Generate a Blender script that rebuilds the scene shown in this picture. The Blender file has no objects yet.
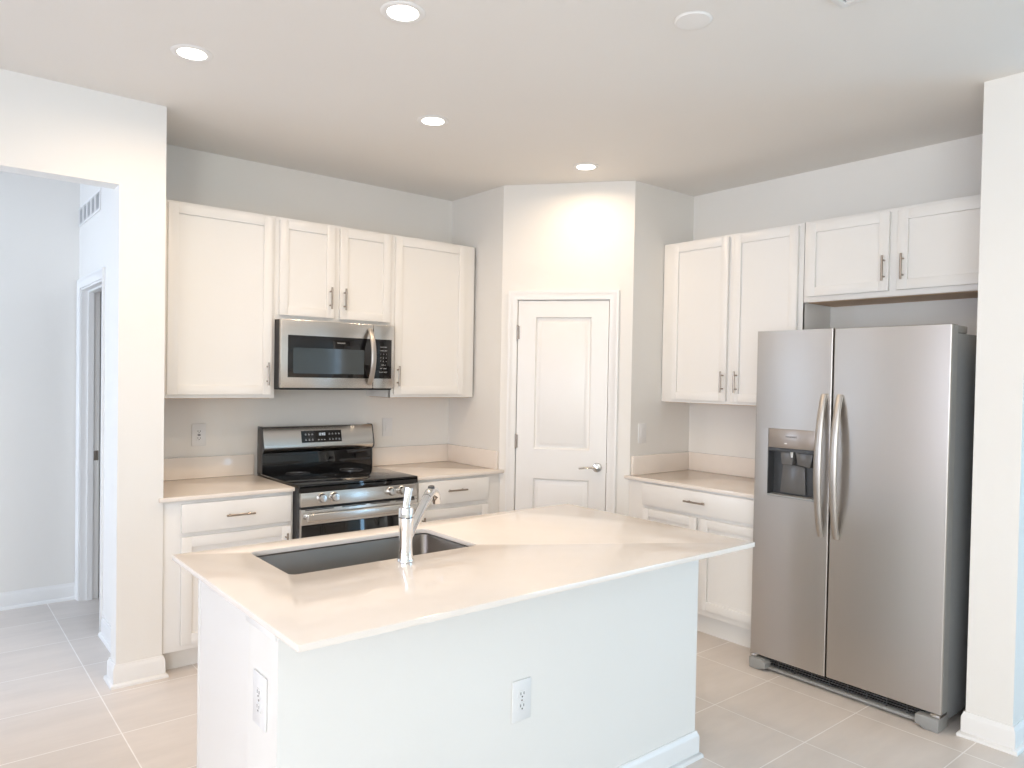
import bpy, bmesh, math
from mathutils import Vector, Matrix

scene = bpy.context.scene
COL = scene.collection
R = math.radians

# ------------------------------------------------------------------ camera
def make_camera():
    yaw, pitch, roll = R(-39.2204), R(-1.0636), R(1.0223)
    f, px, py = 735.98, 511.475, 391.144
    fw = Vector((-math.sin(yaw)*math.cos(pitch), math.cos(yaw)*math.cos(pitch), math.sin(pitch)))
    rt = Vector((math.cos(yaw), math.sin(yaw), 0))
    up = rt.cross(fw)
    r2 = rt*math.cos(roll) + up*math.sin(roll)
    u2 = r2.cross(fw)
    cam = bpy.data.cameras.new('camera')
    cam.sensor_fit = 'HORIZONTAL'
    cam.sensor_width = 36.0
    cam.lens = f/1024*36.0
    cam.shift_x = (512-px)/1024
    cam.shift_y = (py-384)/1024
    cam.clip_start = 0.05
    o = bpy.data.objects.new('camera', cam)
    m = Matrix((r2, u2, -fw)).transposed().to_4x4()
    m.translation = Vector((-0.9669, -4.5238, 1.5166))
    o.matrix_world = m
    COL.objects.link(o)
    scene.camera = o
make_camera()

# ------------------------------------------------------------------ world, exposure, daylight, added fill
scene.view_settings.view_transform = 'Standard'
scene.view_settings.look = 'None'
scene.view_settings.gamma = 1.0
scene.view_settings.use_curve_mapping = False
scene.view_settings.exposure = 0.31
w = bpy.data.worlds.new('sky')
scene.world = w
w.use_nodes = True
bg = w.node_tree.nodes['Background']
bg.inputs['Color'].default_value = (0.62, 0.78, 1.0, 1)
bg.inputs['Strength'].default_value = 3.0

CAN_W, CAN_C, CAN_SPREAD = 5.8, (1.0, 0.76, 0.53), 166
DAY_C = (0.72, 0.86, 1.0)

def area_light(name, loc, direction, sx, sy, power, color, shape='RECTANGLE', parent=None, spread=180):
    l = bpy.data.lights.new(name, 'AREA')
    l.shape = shape
    l.size = sx
    if shape == 'RECTANGLE':
        l.size_y = sy
    l.energy = power
    l.color = color
    l.spread = R(spread)
    o = bpy.data.objects.new(name, l)
    COL.objects.link(o)
    o.location = loc
    o.rotation_euler = Vector(direction).to_track_quat('-Z', 'Y').to_euler()
    if parent:
        o.parent = parent
    return o

area_light('rear_door_daylight', (6.24, -8.40, 1.2), (0, 1, 0), 2.6, 2.3, 92, (0.28, 0.64, 1.0))
area_light('side_window_daylight', (-3.12, -6.3, 1.5), (1, 0, 0), 2.2, 1.5, 96, (0.90, 0.95, 0.96))
area_light('left_fill_light', (-3.12, -3.3, 1.5), (1, 0, 0), 2.2, 1.5, 21, (0.95, 0.88, 1.0))  # unseen fill, added to brighten the faces turned to the left
area_light('hall_window_daylight', (-3.12, 0.25, 1.5), (1, 0, 0), 1.0, 1.5, 29, (0.62, 0.76, 1.0))

# ------------------------------------------------------------------ dimensions (metres)
H = 2.81
YL = -0.634
XP1, D1 = 2.1293, -0.6104
XP2, YP2 = 2.6778, -1.2946
XR = 3.2946
ZU0, ZU1 = 1.3725, 2.4288
DU = 0.315            # upper carcass depth
DB = 0.620            # base carcass depth
ZC = 0.891            # wall counter height
CT = 0.022
ZI = 0.914            # island counter height
CTI = 0.0175          # island slab thickness
SX, SY, SY2 = 2.5735, -3.334, -3.510

# ------------------------------------------------------------------ materials
MATS = {}
def mat(name, color, rough=0.5, metal=0.0, spec=0.5, noise=None, bump=None, emit=None, coat=0.0, trans=0.0, aniso=0.0, rvar=None):
    m = bpy.data.materials.new(name)
    m.use_nodes = True
    nt = m.node_tree
    b = nt.nodes['Principled BSDF']
    b.inputs['Base Color'].default_value = (*color, 1)
    b.inputs['Roughness'].default_value = rough
    b.inputs['Metallic'].default_value = metal
    b.inputs['Specular IOR Level'].default_value = spec
    b.inputs['Coat Weight'].default_value = coat
    b.inputs['Transmission Weight'].default_value = trans
    b.inputs['Anisotropic'].default_value = aniso
    if emit:
        b.inputs['Emission Color'].default_value = (*emit[0], 1)
        b.inputs['Emission Strength'].default_value = emit[1]
    tc = nt.nodes.new('ShaderNodeTexCoord')
    if noise:   # (scale xyz, detail, amount)
        mp = nt.nodes.new('ShaderNodeMapping')
        mp.inputs['Scale'].default_value = noise[0]
        nz = nt.nodes.new('ShaderNodeTexNoise')
        nz.inputs['Scale'].default_value = 1.0
        nz.inputs['Detail'].default_value = noise[1]
        mx = nt.nodes.new('ShaderNodeMix')
        mx.data_type = 'RGBA'
        a = noise[2]
        mx.inputs['A'].default_value = (*[c*(1-a) for c in color], 1)
        mx.inputs['B'].default_value = (*[min(1, c*(1+a)) for c in color], 1)
        nt.links.new(tc.outputs['Object'], mp.inputs['Vector'])
        nt.links.new(mp.outputs['Vector'], nz.inputs['Vector'])
        nt.links.new(nz.outputs['Fac'], mx.inputs['Factor'])
        nt.links.new(mx.outputs['Result'], b.inputs['Base Color'])
        if rvar:
            mr = nt.nodes.new('ShaderNodeMapRange')
            mr.inputs['To Min'].default_value = rough-rvar
            mr.inputs['To Max'].default_value = rough+rvar
            nt.links.new(nz.outputs['Fac'], mr.inputs['Value'])
            nt.links.new(mr.outputs['Result'], b.inputs['Roughness'])
    if bump:    # (scale, strength)
        nb = nt.nodes.new('ShaderNodeTexNoise')
        nb.inputs['Scale'].default_value = bump[0]
        nb.inputs['Detail'].default_value = 3
        bp = nt.nodes.new('ShaderNodeBump')
        bp.inputs['Strength'].default_value = bump[1]
        bp.inputs['Distance'].default_value = 0.004
        nt.links.new(tc.outputs['Object'], nb.inputs['Vector'])
        nt.links.new(nb.outputs['Fac'], bp.inputs['Height'])
        nt.links.new(bp.outputs['Normal'], b.inputs['Normal'])
    MATS[name] = m
    return m

M_WALL = mat('wall_paint', (0.87, 0.848, 0.805), 0.55, noise=((3, 3, 3), 2, 0.01), bump=(110, 0.06))
M_CEIL = mat('ceiling_paint', (0.87, 0.845, 0.805), 0.7, noise=((3, 3, 3), 2, 0.01), bump=(60, 0.12))
M_TRIM = mat('trim_paint', (0.89, 0.88, 0.86), 0.3, noise=((4, 4, 4), 2, 0.008))
M_CAB = mat('cabinet_paint', (0.88, 0.86, 0.825), 0.32, noise=((4, 4, 4), 2, 0.008))
M_CABWOOD = mat('cabinet_underside_wood', (0.62, 0.42, 0.26), 0.55, noise=((2, 40, 2), 4, 0.15))
M_QUARTZ = mat('white_quartz', (0.89, 0.815, 0.74), 0.10, spec=0.38, noise=((14, 14, 14), 4, 0.025))
M_STEEL = mat('brushed_steel', (0.515, 0.485, 0.45), 0.36, 1.0, noise=((400, 400, 2), 2, 0.018), rvar=0.015)
M_STEELH = mat('brushed_steel_crosswise', (0.66, 0.645, 0.62), 0.24, 1.0, noise=((2, 400, 400), 2, 0.02), rvar=0.015)
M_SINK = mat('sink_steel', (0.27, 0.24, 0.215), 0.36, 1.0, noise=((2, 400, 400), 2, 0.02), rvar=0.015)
M_CHROME = mat('chrome', (0.86, 0.87, 0.88), 0.07, 1.0, noise=((8, 8, 8), 2, 0.01))
M_LEVER = mat('polished_nickel', (0.55, 0.54, 0.52), 0.18, 1.0, noise=((30, 30, 30), 2, 0.02))
M_NICKEL = mat('satin_nickel', (0.36, 0.31, 0.265), 0.3, 1.0, noise=((30, 30, 30), 2, 0.03))
M_BLACKGLASS = mat('black_glass', (0.006, 0.006, 0.007), 0.04, noise=((5, 5, 5), 2, 0.1), spec=0.6)
M_WINGLASS = mat('oven_window_glass', (0.05, 0.06, 0.065), 0.08, noise=((5, 5, 5), 2, 0.05), spec=0.6)
M_BLACK = mat('black_plastic', (0.012, 0.012, 0.013), 0.4, noise=((30, 30, 30), 2, 0.1))
M_DARK = mat('dark_grey_plastic', (0.055, 0.056, 0.058), 0.35, noise=((30, 30, 30), 2, 0.08))
M_GREY = mat('grey_cabinet_metal', (0.30, 0.31, 0.315), 0.38, noise=((60, 60, 60), 2, 0.05), bump=(400, 0.05))
M_GREYP = mat('grey_plastic', (0.33, 0.33, 0.32), 0.4, noise=((30, 30, 30), 2, 0.05))
M_PADDLE = mat('smoky_plastic', (0.13, 0.125, 0.12), 0.22, noise=((30, 30, 30), 2, 0.05))
M_DISP = mat('dispenser_panel', (0.42, 0.37, 0.33), 0.3, 0.7, noise=((30, 30, 30), 2, 0.03))
M_WHITE = mat('white_plastic', (0.84, 0.835, 0.825), 0.35, noise=((30, 30, 30), 2, 0.01))
M_SLOT = mat('outlet_slot', (0.06, 0.055, 0.05), 0.6, noise=((30, 30, 30), 2, 0.05))
M_PRINT = mat('grey_print', (0.55, 0.56, 0.57), 0.5, noise=((30, 30, 30), 2, 0.03))
M_DPRINT = mat('dark_print', (0.10, 0.09, 0.085), 0.5, noise=((30, 30, 30), 2, 0.03))
M_DIGIT = mat('clock_digits', (0.6, 0.65, 0.68), 0.5, noise=((30, 30, 30), 2, 0.02), emit=((0.8, 0.9, 1.0), 0.5))
M_LENS = mat('lamp_lens', (0.9, 0.9, 0.88), 0.4, noise=((30, 30, 30), 2, 0.01), emit=((1.0, 0.94, 0.84), 6.0))
M_BURNER = mat('burner_ring_print', (0.10, 0.10, 0.105), 0.15, noise=((30, 30, 30), 2, 0.05))
M_DOORCOOL = mat('hall_door_cool_shade', (0.70, 0.71, 0.72), 0.4, noise=((4, 4, 4), 2, 0.01))  # white door; the cool hall light is put into its colour
M_PANE = mat('window_pane', (1, 1, 1), 0.0, trans=1.0, noise=((2, 2, 2), 1, 0.005))

def floor_material():
    m = bpy.data.materials.new('porcelain_floor_tile')
    m.use_nodes = True
    nt = m.node_tree
    b = nt.nodes['Principled BSDF']
    tc = nt.nodes.new('ShaderNodeTexCoord')
    mp = nt.nodes.new('ShaderNodeMapping')
    mp.inputs['Location'].default_value = (-2.405+0.4477*20, 2.491+0.4477*20, 0)
    br = nt.nodes.new('ShaderNodeTexBrick')
    br.offset = 0.0
    br.squash = 1.0
    br.inputs['Scale'].default_value = 1.0
    br.inputs['Brick Width'].default_value = 0.4477
    br.inputs['Row Height'].default_value = 0.4477
    br.inputs['Mortar Size'].default_value = 0.0029
    br.inputs['Mortar Smooth'].default_value = 0.3
    br.inputs['Bias'].default_value = 0.0
    br.inputs['Color1'].default_value = (0.715, 0.65, 0.595, 1)
    br.inputs['Color2'].default_value = (0.755, 0.69, 0.635, 1)
    br.inputs['Mortar'].default_value = (0.95, 0.91, 0.87, 1)
    mp2 = nt.nodes.new('ShaderNodeMapping')
    mp2.inputs['Scale'].default_value = (2.2, 9.0, 1)
    nz = nt.nodes.new('ShaderNodeTexNoise')
    nz.inputs['Scale'].default_value = 1.0
    nz.inputs['Detail'].default_value = 5
    nz.inputs['Roughness'].default_value = 0.6
    mr = nt.nodes.new('ShaderNodeMapRange')
    mr.inputs['From Min'].default_value = 0.25
    mr.inputs['From Max'].default_value = 0.75
    mr.inputs['To Min'].default_value = 0.93
    mr.inputs['To Max'].default_value = 1.07
    mul = nt.nodes.new('ShaderNodeVectorMath')
    mul.operation = 'SCALE'
    nt.links.new(tc.outputs['Object'], mp.inputs['Vector'])
    nt.links.new(tc.outputs['Object'], mp2.inputs['Vector'])
    nt.links.new(mp.outputs['Vector'], br.inputs['Vector'])
    nt.links.new(mp2.outputs['Vector'], nz.inputs['Vector'])
    nt.links.new(nz.outputs['Fac'], mr.inputs['Value'])
    nt.links.new(br.outputs['Color'], mul.inputs[0])
    nt.links.new(mr.outputs['Result'], mul.inputs['Scale'])
    nt.links.new(mul.outputs['Vector'], b.inputs['Base Color'])
    b.inputs['Roughness'].default_value = 0.33
    bp = nt.nodes.new('ShaderNodeBump')
    bp.inputs['Strength'].default_value = 0.25
    bp.inputs['Distance'].default_value = 0.002
    bp.invert = True
    nt.links.new(br.outputs['Fac'], bp.inputs['Height'])
    nt.links.new(bp.outputs['Normal'], b.inputs['Normal'])
    return m
M_FLOOR = floor_material()

# ------------------------------------------------------------------ mesh helpers
class MB:
    def __init__(self):
        self.bm = bmesh.new()

    def _add(self, b2, smooth=None):
        bmesh.ops.recalc_face_normals(b2, faces=b2.faces[:])
        if smooth is not None:
            for f in b2.faces:
                f.smooth = smooth
        me = bpy.data.meshes.new('tmp')
        b2.to_mesh(me)
        b2.free()
        self.bm.from_mesh(me)
        bpy.data.meshes.remove(me)
        return self

    def box(self, x0, x1, y0, y1, z0, z1, bev=0.0, seg=2):
        b = bmesh.new()
        bmesh.ops.create_cube(b, size=1.0)
        for v in b.verts:
            v.co = Vector((x0 + (x1-x0)*(v.co.x+.5), y0 + (y1-y0)*(v.co.y+.5), z0 + (z1-z0)*(v.co.z+.5)))
        if bev > 0:
            bmesh.ops.bevel(b, geom=b.edges[:], offset=bev, segments=seg, profile=0.5, affect='EDGES')
        return self._add(b, False)

    def prism(self, poly, axis, a0, a1, bev=0.0):
        """poly: 2D points; axis 'x' -> (y,z), 'y' -> (x,z), 'z' -> (x,y)"""
        b = bmesh.new()
        def P(p, a):
            return {'x': (a, p[0], p[1]), 'y': (p[0], a, p[1]), 'z': (p[0], p[1], a)}[axis]
        lo = [b.verts.new(P(p, a0)) for p in poly]
        hi = [b.verts.new(P(p, a1)) for p in poly]
        b.faces.new(lo)
        b.faces.new(hi[::-1])
        n = len(poly)
        for i in range(n):
            b.faces.new((lo[i], hi[i], hi[(i+1) % n], lo[(i+1) % n]))
        bmesh.ops.recalc_face_normals(b, faces=b.faces[:])
        if bev > 0:
            bmesh.ops.bevel(b, geom=b.edges[:], offset=bev, segments=2, profile=0.5, affect='EDGES')
        return self._add(b, False)

    def loft(self, loops, cap0=True, cap1=True, smooth=True, closed=True):
        b = bmesh.new()
        L = [[b.verts.new(p) for p in lp] for lp in loops]
        n = len(loops[0])
        for i in range(len(L)-1):
            for k in range(n if closed else n-1):
                k2 = (k+1) % n
                b.faces.new((L[i][k], L[i][k2], L[i+1][k2], L[i+1][k]))
        if cap0:
            b.faces.new(L[0])
        if cap1:
            b.faces.new(L[-1][::-1])
        return self._add(b, smooth)

    def tube(self, pts, r, seg=12, rx=None, up=(0, 0, 1)):
        """swept ellipse; r may be a list (radius per point), rx a second radius list/number"""
        pts = [Vector(p) for p in pts]
        n = len(pts)
        rs = r if isinstance(r, (list, tuple)) else [r]*n
        if rx is None:
            rxs = rs
        else:
            rxs = rx if isinstance(rx, (list, tuple)) else [rx]*n
        loops = []
        for i in range(n):
            t = (pts[min(i+1, n-1)] - pts[max(i-1, 0)]).normalized()
            u = Vector(up)
            if abs(t.dot(u)) > 0.95:
                u = Vector((1, 0, 0)) if abs(t.x) < 0.9 else Vector((0, 1, 0))
            a = t.cross(u).normalized()
            c = a.cross(t).normalized()
            loops.append([pts[i] + a*(rs[i]*math.cos(2*math.pi*k/seg)) + c*(rxs[i]*math.sin(2*math.pi*k/seg)) for k in range(seg)])
        return self.loft(loops)

    def cyl(self, p0, p1, r0, r1=None, seg=20):
        return self.tube([p0, p1], [r0, r0 if r1 is None else r1], seg)

    def lathe(self, prof, center=(0, 0, 0), axis='z', seg=28):
        """prof: (radius, height) along axis"""
        loops = []
        c = Vector(center)
        for r_, h_ in prof:
            r_ = max(r_, 0.0004)
            lp = []
            for k in range(seg):
                a = 2*math.pi*k/seg
                ca, sa = r_*math.cos(a), r_*math.sin(a)
                lp.append(c + {'z': Vector((ca, sa, h_)), 'y': Vector((ca, h_, sa)), 'x': Vector((h_, ca, sa))}[axis])
            loops.append(lp)
        return self.loft(loops)

    def sweep(self, path, prof, z=0.0):
        """profile (out, z) swept along a 2D path; 'out' goes to the left of travel, mitred corners"""
        P = [Vector((p[0], p[1])) for p in path]
        n = len(P)
        loops = []
        for i in range(n):
            def nrm(a, b_):
                d = (b_-a).normalized()
                return Vector((-d.y, d.x))
            if i == 0:
                m = nrm(P[0], P[1])
            elif i == n-1:
                m = nrm(P[-2], P[-1])
            else:
                n1, n2 = nrm(P[i-1], P[i]), nrm(P[i], P[i+1])
                m = (n1+n2)
                m = m/(m.length_squared/2)
            loops.append([Vector((P[i].x+m.x*o_, P[i].y+m.y*o_, z+h_)) for o_, h_ in prof])
        return self.loft(loops, smooth=False)

    def build(self, name, material, parent=None):
        me = bpy.data.meshes.new(name)
        self.bm.to_mesh(me)
        self.bm.free()
        me.set_sharp_from_angle(angle=R(38))
        me.materials.append(material)
        o = bpy.data.objects.new(name, me)
        COL.objects.link(o)
        if parent is not None:
            o.parent = parent
        return o

def rrect(x0, x1, y0, y1, r, seg=5):
    pts = []
    for cx, cy, a0 in ((x1-r, y1-r, 0), (x0+r, y1-r, 90), (x0+r, y0+r, 180), (x1-r, y0+r, 270)):
        for k in range(seg+1):
            a = R(a0 + 90*k/seg)
            pts.append((cx+r*math.cos(a), cy+r*math.sin(a)))
    return pts

def thing(name, label, cat, loc=(0, 0, 0), rotz=0.0, group=None):
    o = bpy.data.objects.new(name, None)
    o.empty_display_size = 0.1
    COL.objects.link(o)
    o.location = loc
    o.rotation_euler = (0, 0, rotz)
    tag(o, label, cat, group)
    return o

def tag(o, label, cat, group=None):
    o['label'] = label
    o['category'] = cat
    if group:
        o['group'] = group
    return o

def struct(name, mb, m, label=None, parent=None, loc=None, rotz=0.0):
    o = mb.build(name, m, parent)
    if parent is None:
        o['kind'] = 'structure'
        if loc:
            o.location = loc
            o.rotation_euler = (0, 0, rotz)
        if label:
            o['label'] = label
    return o

def text_part(name, txt, size, material, parent, origin, face='-y', depth=0.0004):
    """lettering standing upright, centred on origin, reading from the front (-y) side"""
    c = bpy.data.curves.new('lettering', 'FONT')
    c.body = txt
    c.size = size
    c.align_x = 'CENTER'
    c.align_y = 'CENTER'
    c.extrude = depth
    t = bpy.data.objects.new('lettering', c)
    COL.objects.link(t)
    bpy.context.view_layer.update()
    dg = bpy.context.evaluated_depsgraph_get()
    me = bpy.data.meshes.new_from_object(t.evaluated_get(dg))
    bpy.data.objects.remove(t)
    bpy.data.curves.remove(c)
    rot = Matrix.Rotation(R(90), 4, 'X')
    if face == '-x':
        rot = Matrix.Rotation(R(-90), 4, 'Z') @ rot
    me.transform(Matrix.Translation(Vector(origin)) @ rot)
    me.materials.clear()
    me.materials.append(material)
    o = bpy.data.objects.new(name, me)
    COL.objects.link(o)
    o.parent = parent
    return o

# ================================================================== STRUCTURE
X0, X1, Y0, YH = -3.2, 8.2, -8.5, 1.05      # extents of the open plan room and hall
T = 0.12
struct('floor', MB().box(X0-T, X1+T, Y0-T, YH+T, -0.10, 0.0), M_FLOOR)
struct('ceiling', MB().box(X0-T, X1+T, Y0-T, YH+T, H, H+0.10), M_CEIL)
struct('wall_back', MB().box(0.0, XP1+T, 0.0, T, 0, H), M_WALL)
struct('wall_pantry_left', MB().prism([(XP1, 0.0), (XP1, D1), (XP1+0.10, D1-0.004), (XP1+0.10, 0.0)], 'z', 0, H), M_WALL)
# diagonal pantry wall, built in its own frame: x along the wall, room side is -y
DL = math.hypot(XP2-XP1, YP2-D1)
DA = math.atan2(YP2-D1, XP2-XP1)
ds0, ds1, dtop = 0.104, 0.733, 2.045      # rough door opening along the wall
mb = MB()
mb.box(0, ds0, 0, 0.10, 0, H).box(ds1, DL, 0, 0.10, 0, H).box(ds0, ds1, 0, 0.10, dtop, H)
struct('wall_pantry_front', mb, M_WALL, loc=(XP1, D1, 0), rotz=DA)
struct('wall_pantry_right', MB().prism([(XP2, YP2), (XP2+0.004, YP2+0.10), (XR, YP2+0.10), (XR, YP2)], 'z', 0, H), M_WALL)
struct('wall_right', MB().box(XR, XR+T, SY2, YP2+0.10, 0, H), M_WALL)
struct('wall_right_end', MB().box(SX, XR, SY2, SY, 0, H), M_WALL)
struct('wall_great_room', MB().box(XR, X1, SY2, SY2+T, 0, H), M_WALL)
# hall side wall with its door opening (faces -x)
JX, HX = -0.205, -0.110
hy0, hy1, hz = 0.250, 0.985, 2.052
mb = MB()
mb.box(JX, 0, YL, YL+T, 0, H).box(HX, 0, YL+T, 0.12, 0, H).box(HX, 0.0, 0.12, hy0, 0, H).box(HX, 0.0, hy1, YH, 0, H).box(HX, 0.0, hy0, hy1, hz, H)
struct('wall_hall_right', mb, M_WALL)
OX0 = -1.50
mb = MB()
mb.box(OX0, JX, YL, YL+T, 2.396, H).box(X0, OX0, YL, YL+T, 0, H)
struct('wall_left', mb, M_WALL)
struct('wall_hall_back', MB().box(X0, 1.60, YH, YH+T, 0, H), M_WALL)
struct('wall_closet_right', MB().box(1.60, 1.70, T, YH+T, 0, H), M_WALL)
# outer walls behind the camera, with window openings
mb = MB()
wx0, wx1, wz0, wz1 = 4.88, 7.60, 0.0, 2.40
mb.box(X0, wx0, Y0-T, Y0, 0, H).box(wx1, X1, Y0-T, Y0, 0, H)
mb.box(wx0, wx1, Y0-T, Y0, wz1, H)
struct('wall_rear', mb, M_WALL)
mb = MB()
mb.box(X0-T, X0, Y0-T, -7.4, 0, H).box(X0-T, X0, -5.2, -4.4, 0, H).box(X0-T, X0, -2.2, -0.25, 0, H).box(X0-T, X0, 0.75, YH+T, 0, H)
mb.box(X0-T, X0, -7.4, -5.2, 2.25, H).box(X0-T, X0, -7.4, -5.2, 0, 0.75)
mb.box(X0-T, X0, -4.4, -2.2, 2.25, H).box(X0-T, X0, -4.4, -2.2, 0, 0.75)
mb.box(X0-T, X0, -0.25, 0.75, 2.25, H).box(X0-T, X0, -0.25, 0.75, 0, 0.75)
struct('wall_far_left', mb, M_WALL)
struct('wall_far_right', MB().box(X1, X1+T, Y0-T, SY2+T, 0, H), M_WALL)

def window(name, axis, a0, a1, z0, z1, at, nm):
    """framed glazing filling an opening; axis 'y' = in a wall facing y, 'x' = facing x"""
    f, g = MB(), MB()
    def bx(m_, p0, p1, q0, q1, d0, d1):
        if axis == 'y':
            m_.box(p0, p1, d0, d1, q0, q1)
        else:
            m_.box(d0, d1, p0, p1, q0, q1)
    d0, d1 = at-0.03, at+0.03
    t = 0.05
    bx(f, a0, a0+t, z0, z1, d0, d1)
    bx(f, a1-t, a1, z0, z1, d0, d1)
    bx(f, a0+t, a1-t, z0, z0+t, d0, d1)
    bx(f, a0+t, a1-t, z1-t, z1, d0, d1)
    for k in range(1, nm):
        c = a0+(a1-a0)*k/nm
        bx(f, c-0.035, c+0.035, z0+t, z1-t, d0, d1)
    fr = struct(name, f, M_TRIM)
    bx(g, a0+t, a1-t, z0+t, z1-t, at-0.006, at+0.006)
    struct('window_pane', g, M_PANE, parent=fr)
window('added_window_1', 'x', -4.4, -2.2, 0.75, 2.25, X0-0.06, 2)  # unseen window, added to go with the left fill light
window('window_2', 'y', wx0, wx1, wz0, wz1, Y0-0.06, 3)
window('window_3', 'x', -7.4, -5.2, 0.75, 2.25, X0-0.06, 2)
window('window_4', 'x', -0.25, 0.75, 0.75, 2.25, X0-0.06, 1)

# baseboards with a shoe moulding
BASE = [(0, 0), (0.026, 0), (0.026, 0.010), (0.021, 0.018), (0.0135, 0.021), (0.0135, 0.084), (0.011, 0.093), (0.007, 0.100), (0.006, 0.108), (0, 0.108)]
struct('baseboard_hall_right', MB().sweep([(0, -0.585), (0, YL), (JX, YL), (JX, YL+T), (HX, YL+T), (HX, hy0-0.064)], BASE), M_TRIM)
struct('baseboard_hall_back', MB().sweep([(HX, YH), (X0, YH)], BASE), M_TRIM)
struct('baseboard_left', MB().sweep([(OX0, YL+T), (OX0, YL), (X0, YL)], BASE), M_TRIM)
struct('baseboard_right_end', MB().sweep([(X1, SY2), (SX, SY2), (SX, SY), (SX+0.30, SY)], BASE), M_TRIM)
struct('baseboard_pantry', MB().sweep([(DL-0.001, 0), (0.785, 0)], BASE), M_TRIM, loc=(XP1, D1, 0), rotz=DA)

# door casings
CAS = [(0, 0), (0.058, 0), (0.058, 0.016), (0.046, 0.017), (0.038, 0.012), (0.012, 0.009), (0, 0.007)]
def casing(name, s0, s1, top, loc, rotz):
    """profile (away from opening, off the wall); room side is -y"""
    b = MB()
    pts = [(s0, 0), (s0, top), (s1, top), (s1, 0)]
    loops = []
    for i, (s, z) in enumerate(pts):
        mx = -1 if i < 2 else 1
        mz = 0 if i in (0, 3) else 1
        loops.append([Vector((s+mx*o_, -h_, z+mz*o_)) for o_, h_ in CAS])
    b.loft(loops, smooth=False)
    return struct(name, b, M_TRIM, loc=loc, rotz=rotz)

def panel_door(name, s0, s1, z0, z1, panels, material, loc, rotz, y=0.004):
    """moulded two panel door; front face at local y, thickness behind it"""
    b = bmesh.new()
    xs = sorted({s0, s1, panels[0][0], panels[0][1]})
    zs = sorted({z0, z1} | {p[2] for p in panels} | {p[3] for p in panels})
    def quad(pts):
        b.faces.new([b.verts.new(p) for p in pts])
    for i in range(len(xs)-1):
        for k in range(len(zs)-1):
            xa, xb, za, zb = xs[i], xs[i+1], zs[k], zs[k+1]
            if any(abs(p[0]-xa) < 1e-6 and abs(p[2]-za) < 1e-6 for p in panels):
                continue
            quad([(xa, y, za), (xb, y, za), (xb, y, zb), (xa, y, zb)])
    steps = [(0, 0), (0.003, 0.006), (0.008, 0.014), (0.012, 0.016), (0.016, 0.016), (0.038, 0.004), (0.042, 0.003)]
    for p in panels:
        lp = []
        for ins, dep in steps:
            lp.append([(p[0]+ins, y+dep, p[2]+ins), (p[1]-ins, y+dep, p[2]+ins), (p[1]-ins, y+dep, p[3]-ins), (p[0]+ins, y+dep, p[3]-ins)])
        for a, c in zip(lp, lp[1:]):
            for q in range(4):
                quad([a[q], a[(q+1) % 4], c[(q+1) % 4], c[q]])
        quad(lp[-1])
    d = y+0.038
    quad([(s0, d, z0), (s1, d, z0), (s1, d, z1), (s0, d, z1)])
    quad([(s0, y, z0), (s0, d, z0), (s0, d, z1), (s0, y, z1)])
    quad([(s1, y, z0), (s1, d, z0), (s1, d, z1), (s1, y, z1)])
    quad([(s0, y, z0), (s1, y, z0), (s1, d, z0), (s0, d, z0)])
    quad([(s0, y, z1), (s1, y, z1), (s1, d, z1), (s0, d, z1)])
    bmesh.ops.remove_doubles(b, verts=b.verts[:], dist=1e-5)
    mb_ = MB()
    mb_._add(b, False)
    return struct(name, mb_, material, loc=loc, rotz=rotz)

# pantry door
ploc = (XP1, D1, 0)
casing('trim_1', 0.107, 0.730, 2.042, ploc, DA)
mb = MB()
mb.box(ds0, 0.111, 0.001, 0.099, 0, 2.040).box(0.726, ds1, 0.001, 0.099, 0, 2.040).box(ds0, ds1, 0.001, 0.099, 2.038, dtop)
mb.box(0.111, 0.121, 0.042, 0.054, 0, 2.038).box(0.716, 0.726, 0.042, 0.054, 0, 2.038).box(0.121, 0.716, 0.042, 0.054, 2.028, 2.038)
struct('trim_2', mb, M_TRIM, loc=ploc, rotz=DA)
pd = panel_door('door_1', 0.1155, 0.7225, 0.012, 2.034, [(0.235, 0.611, 1.042, 1.925), (0.235, 0.611, 0.24, 0.842)], M_TRIM, ploc, DA)
pd['label'] = 'white two panel pantry door with lever handle'
mb = MB()
mb.lathe([(0.001, 0.004), (0.031, 0.004), (0.031, -0.003), (0.027, -0.009), (0.013, -0.012), (0.011, -0.030), (0.014, -0.033), (0.014, -0.050), (0.001, -0.052)], (0.664, 0, 0.932), 'y')
mb.tube([(0.668, -0.043, 0.932), (0.64, -0.045, 0.934), (0.60, -0.043, 0.932), (0.565, -0.040, 0.926), (0.548, -0.036, 0.924)], [0.011, 0.010, 0.009, 0.008, 0.006], 12, rx=[0.008, 0.007, 0.0065, 0.006, 0.005])
struct('door_lever', mb, M_LEVER, parent=pd)
for z in (1.82, 1.088, 0.27):
    mb = MB()
    mb.cyl((0.1135, -0.006, z-0.045), (0.1135, -0.006, z+0.045), 0.0065, seg=12)
    mb.cyl((0.1135, -0.006, z-0.049), (0.1135, -0.006, z+0.049), 0.004, seg=10)
    mb.box(0.107, 0.128, -0.0012, 0.0035, z-0.044, z+0.044)
    struct('hinge', mb, M_NICKEL, parent=pd)
mb = MB()
mb.box(0.7235, 0.7275, -0.0005, 0.012, 0.90, 0.965)
struct('strike_plate', mb, M_NICKEL, parent=pd)

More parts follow.
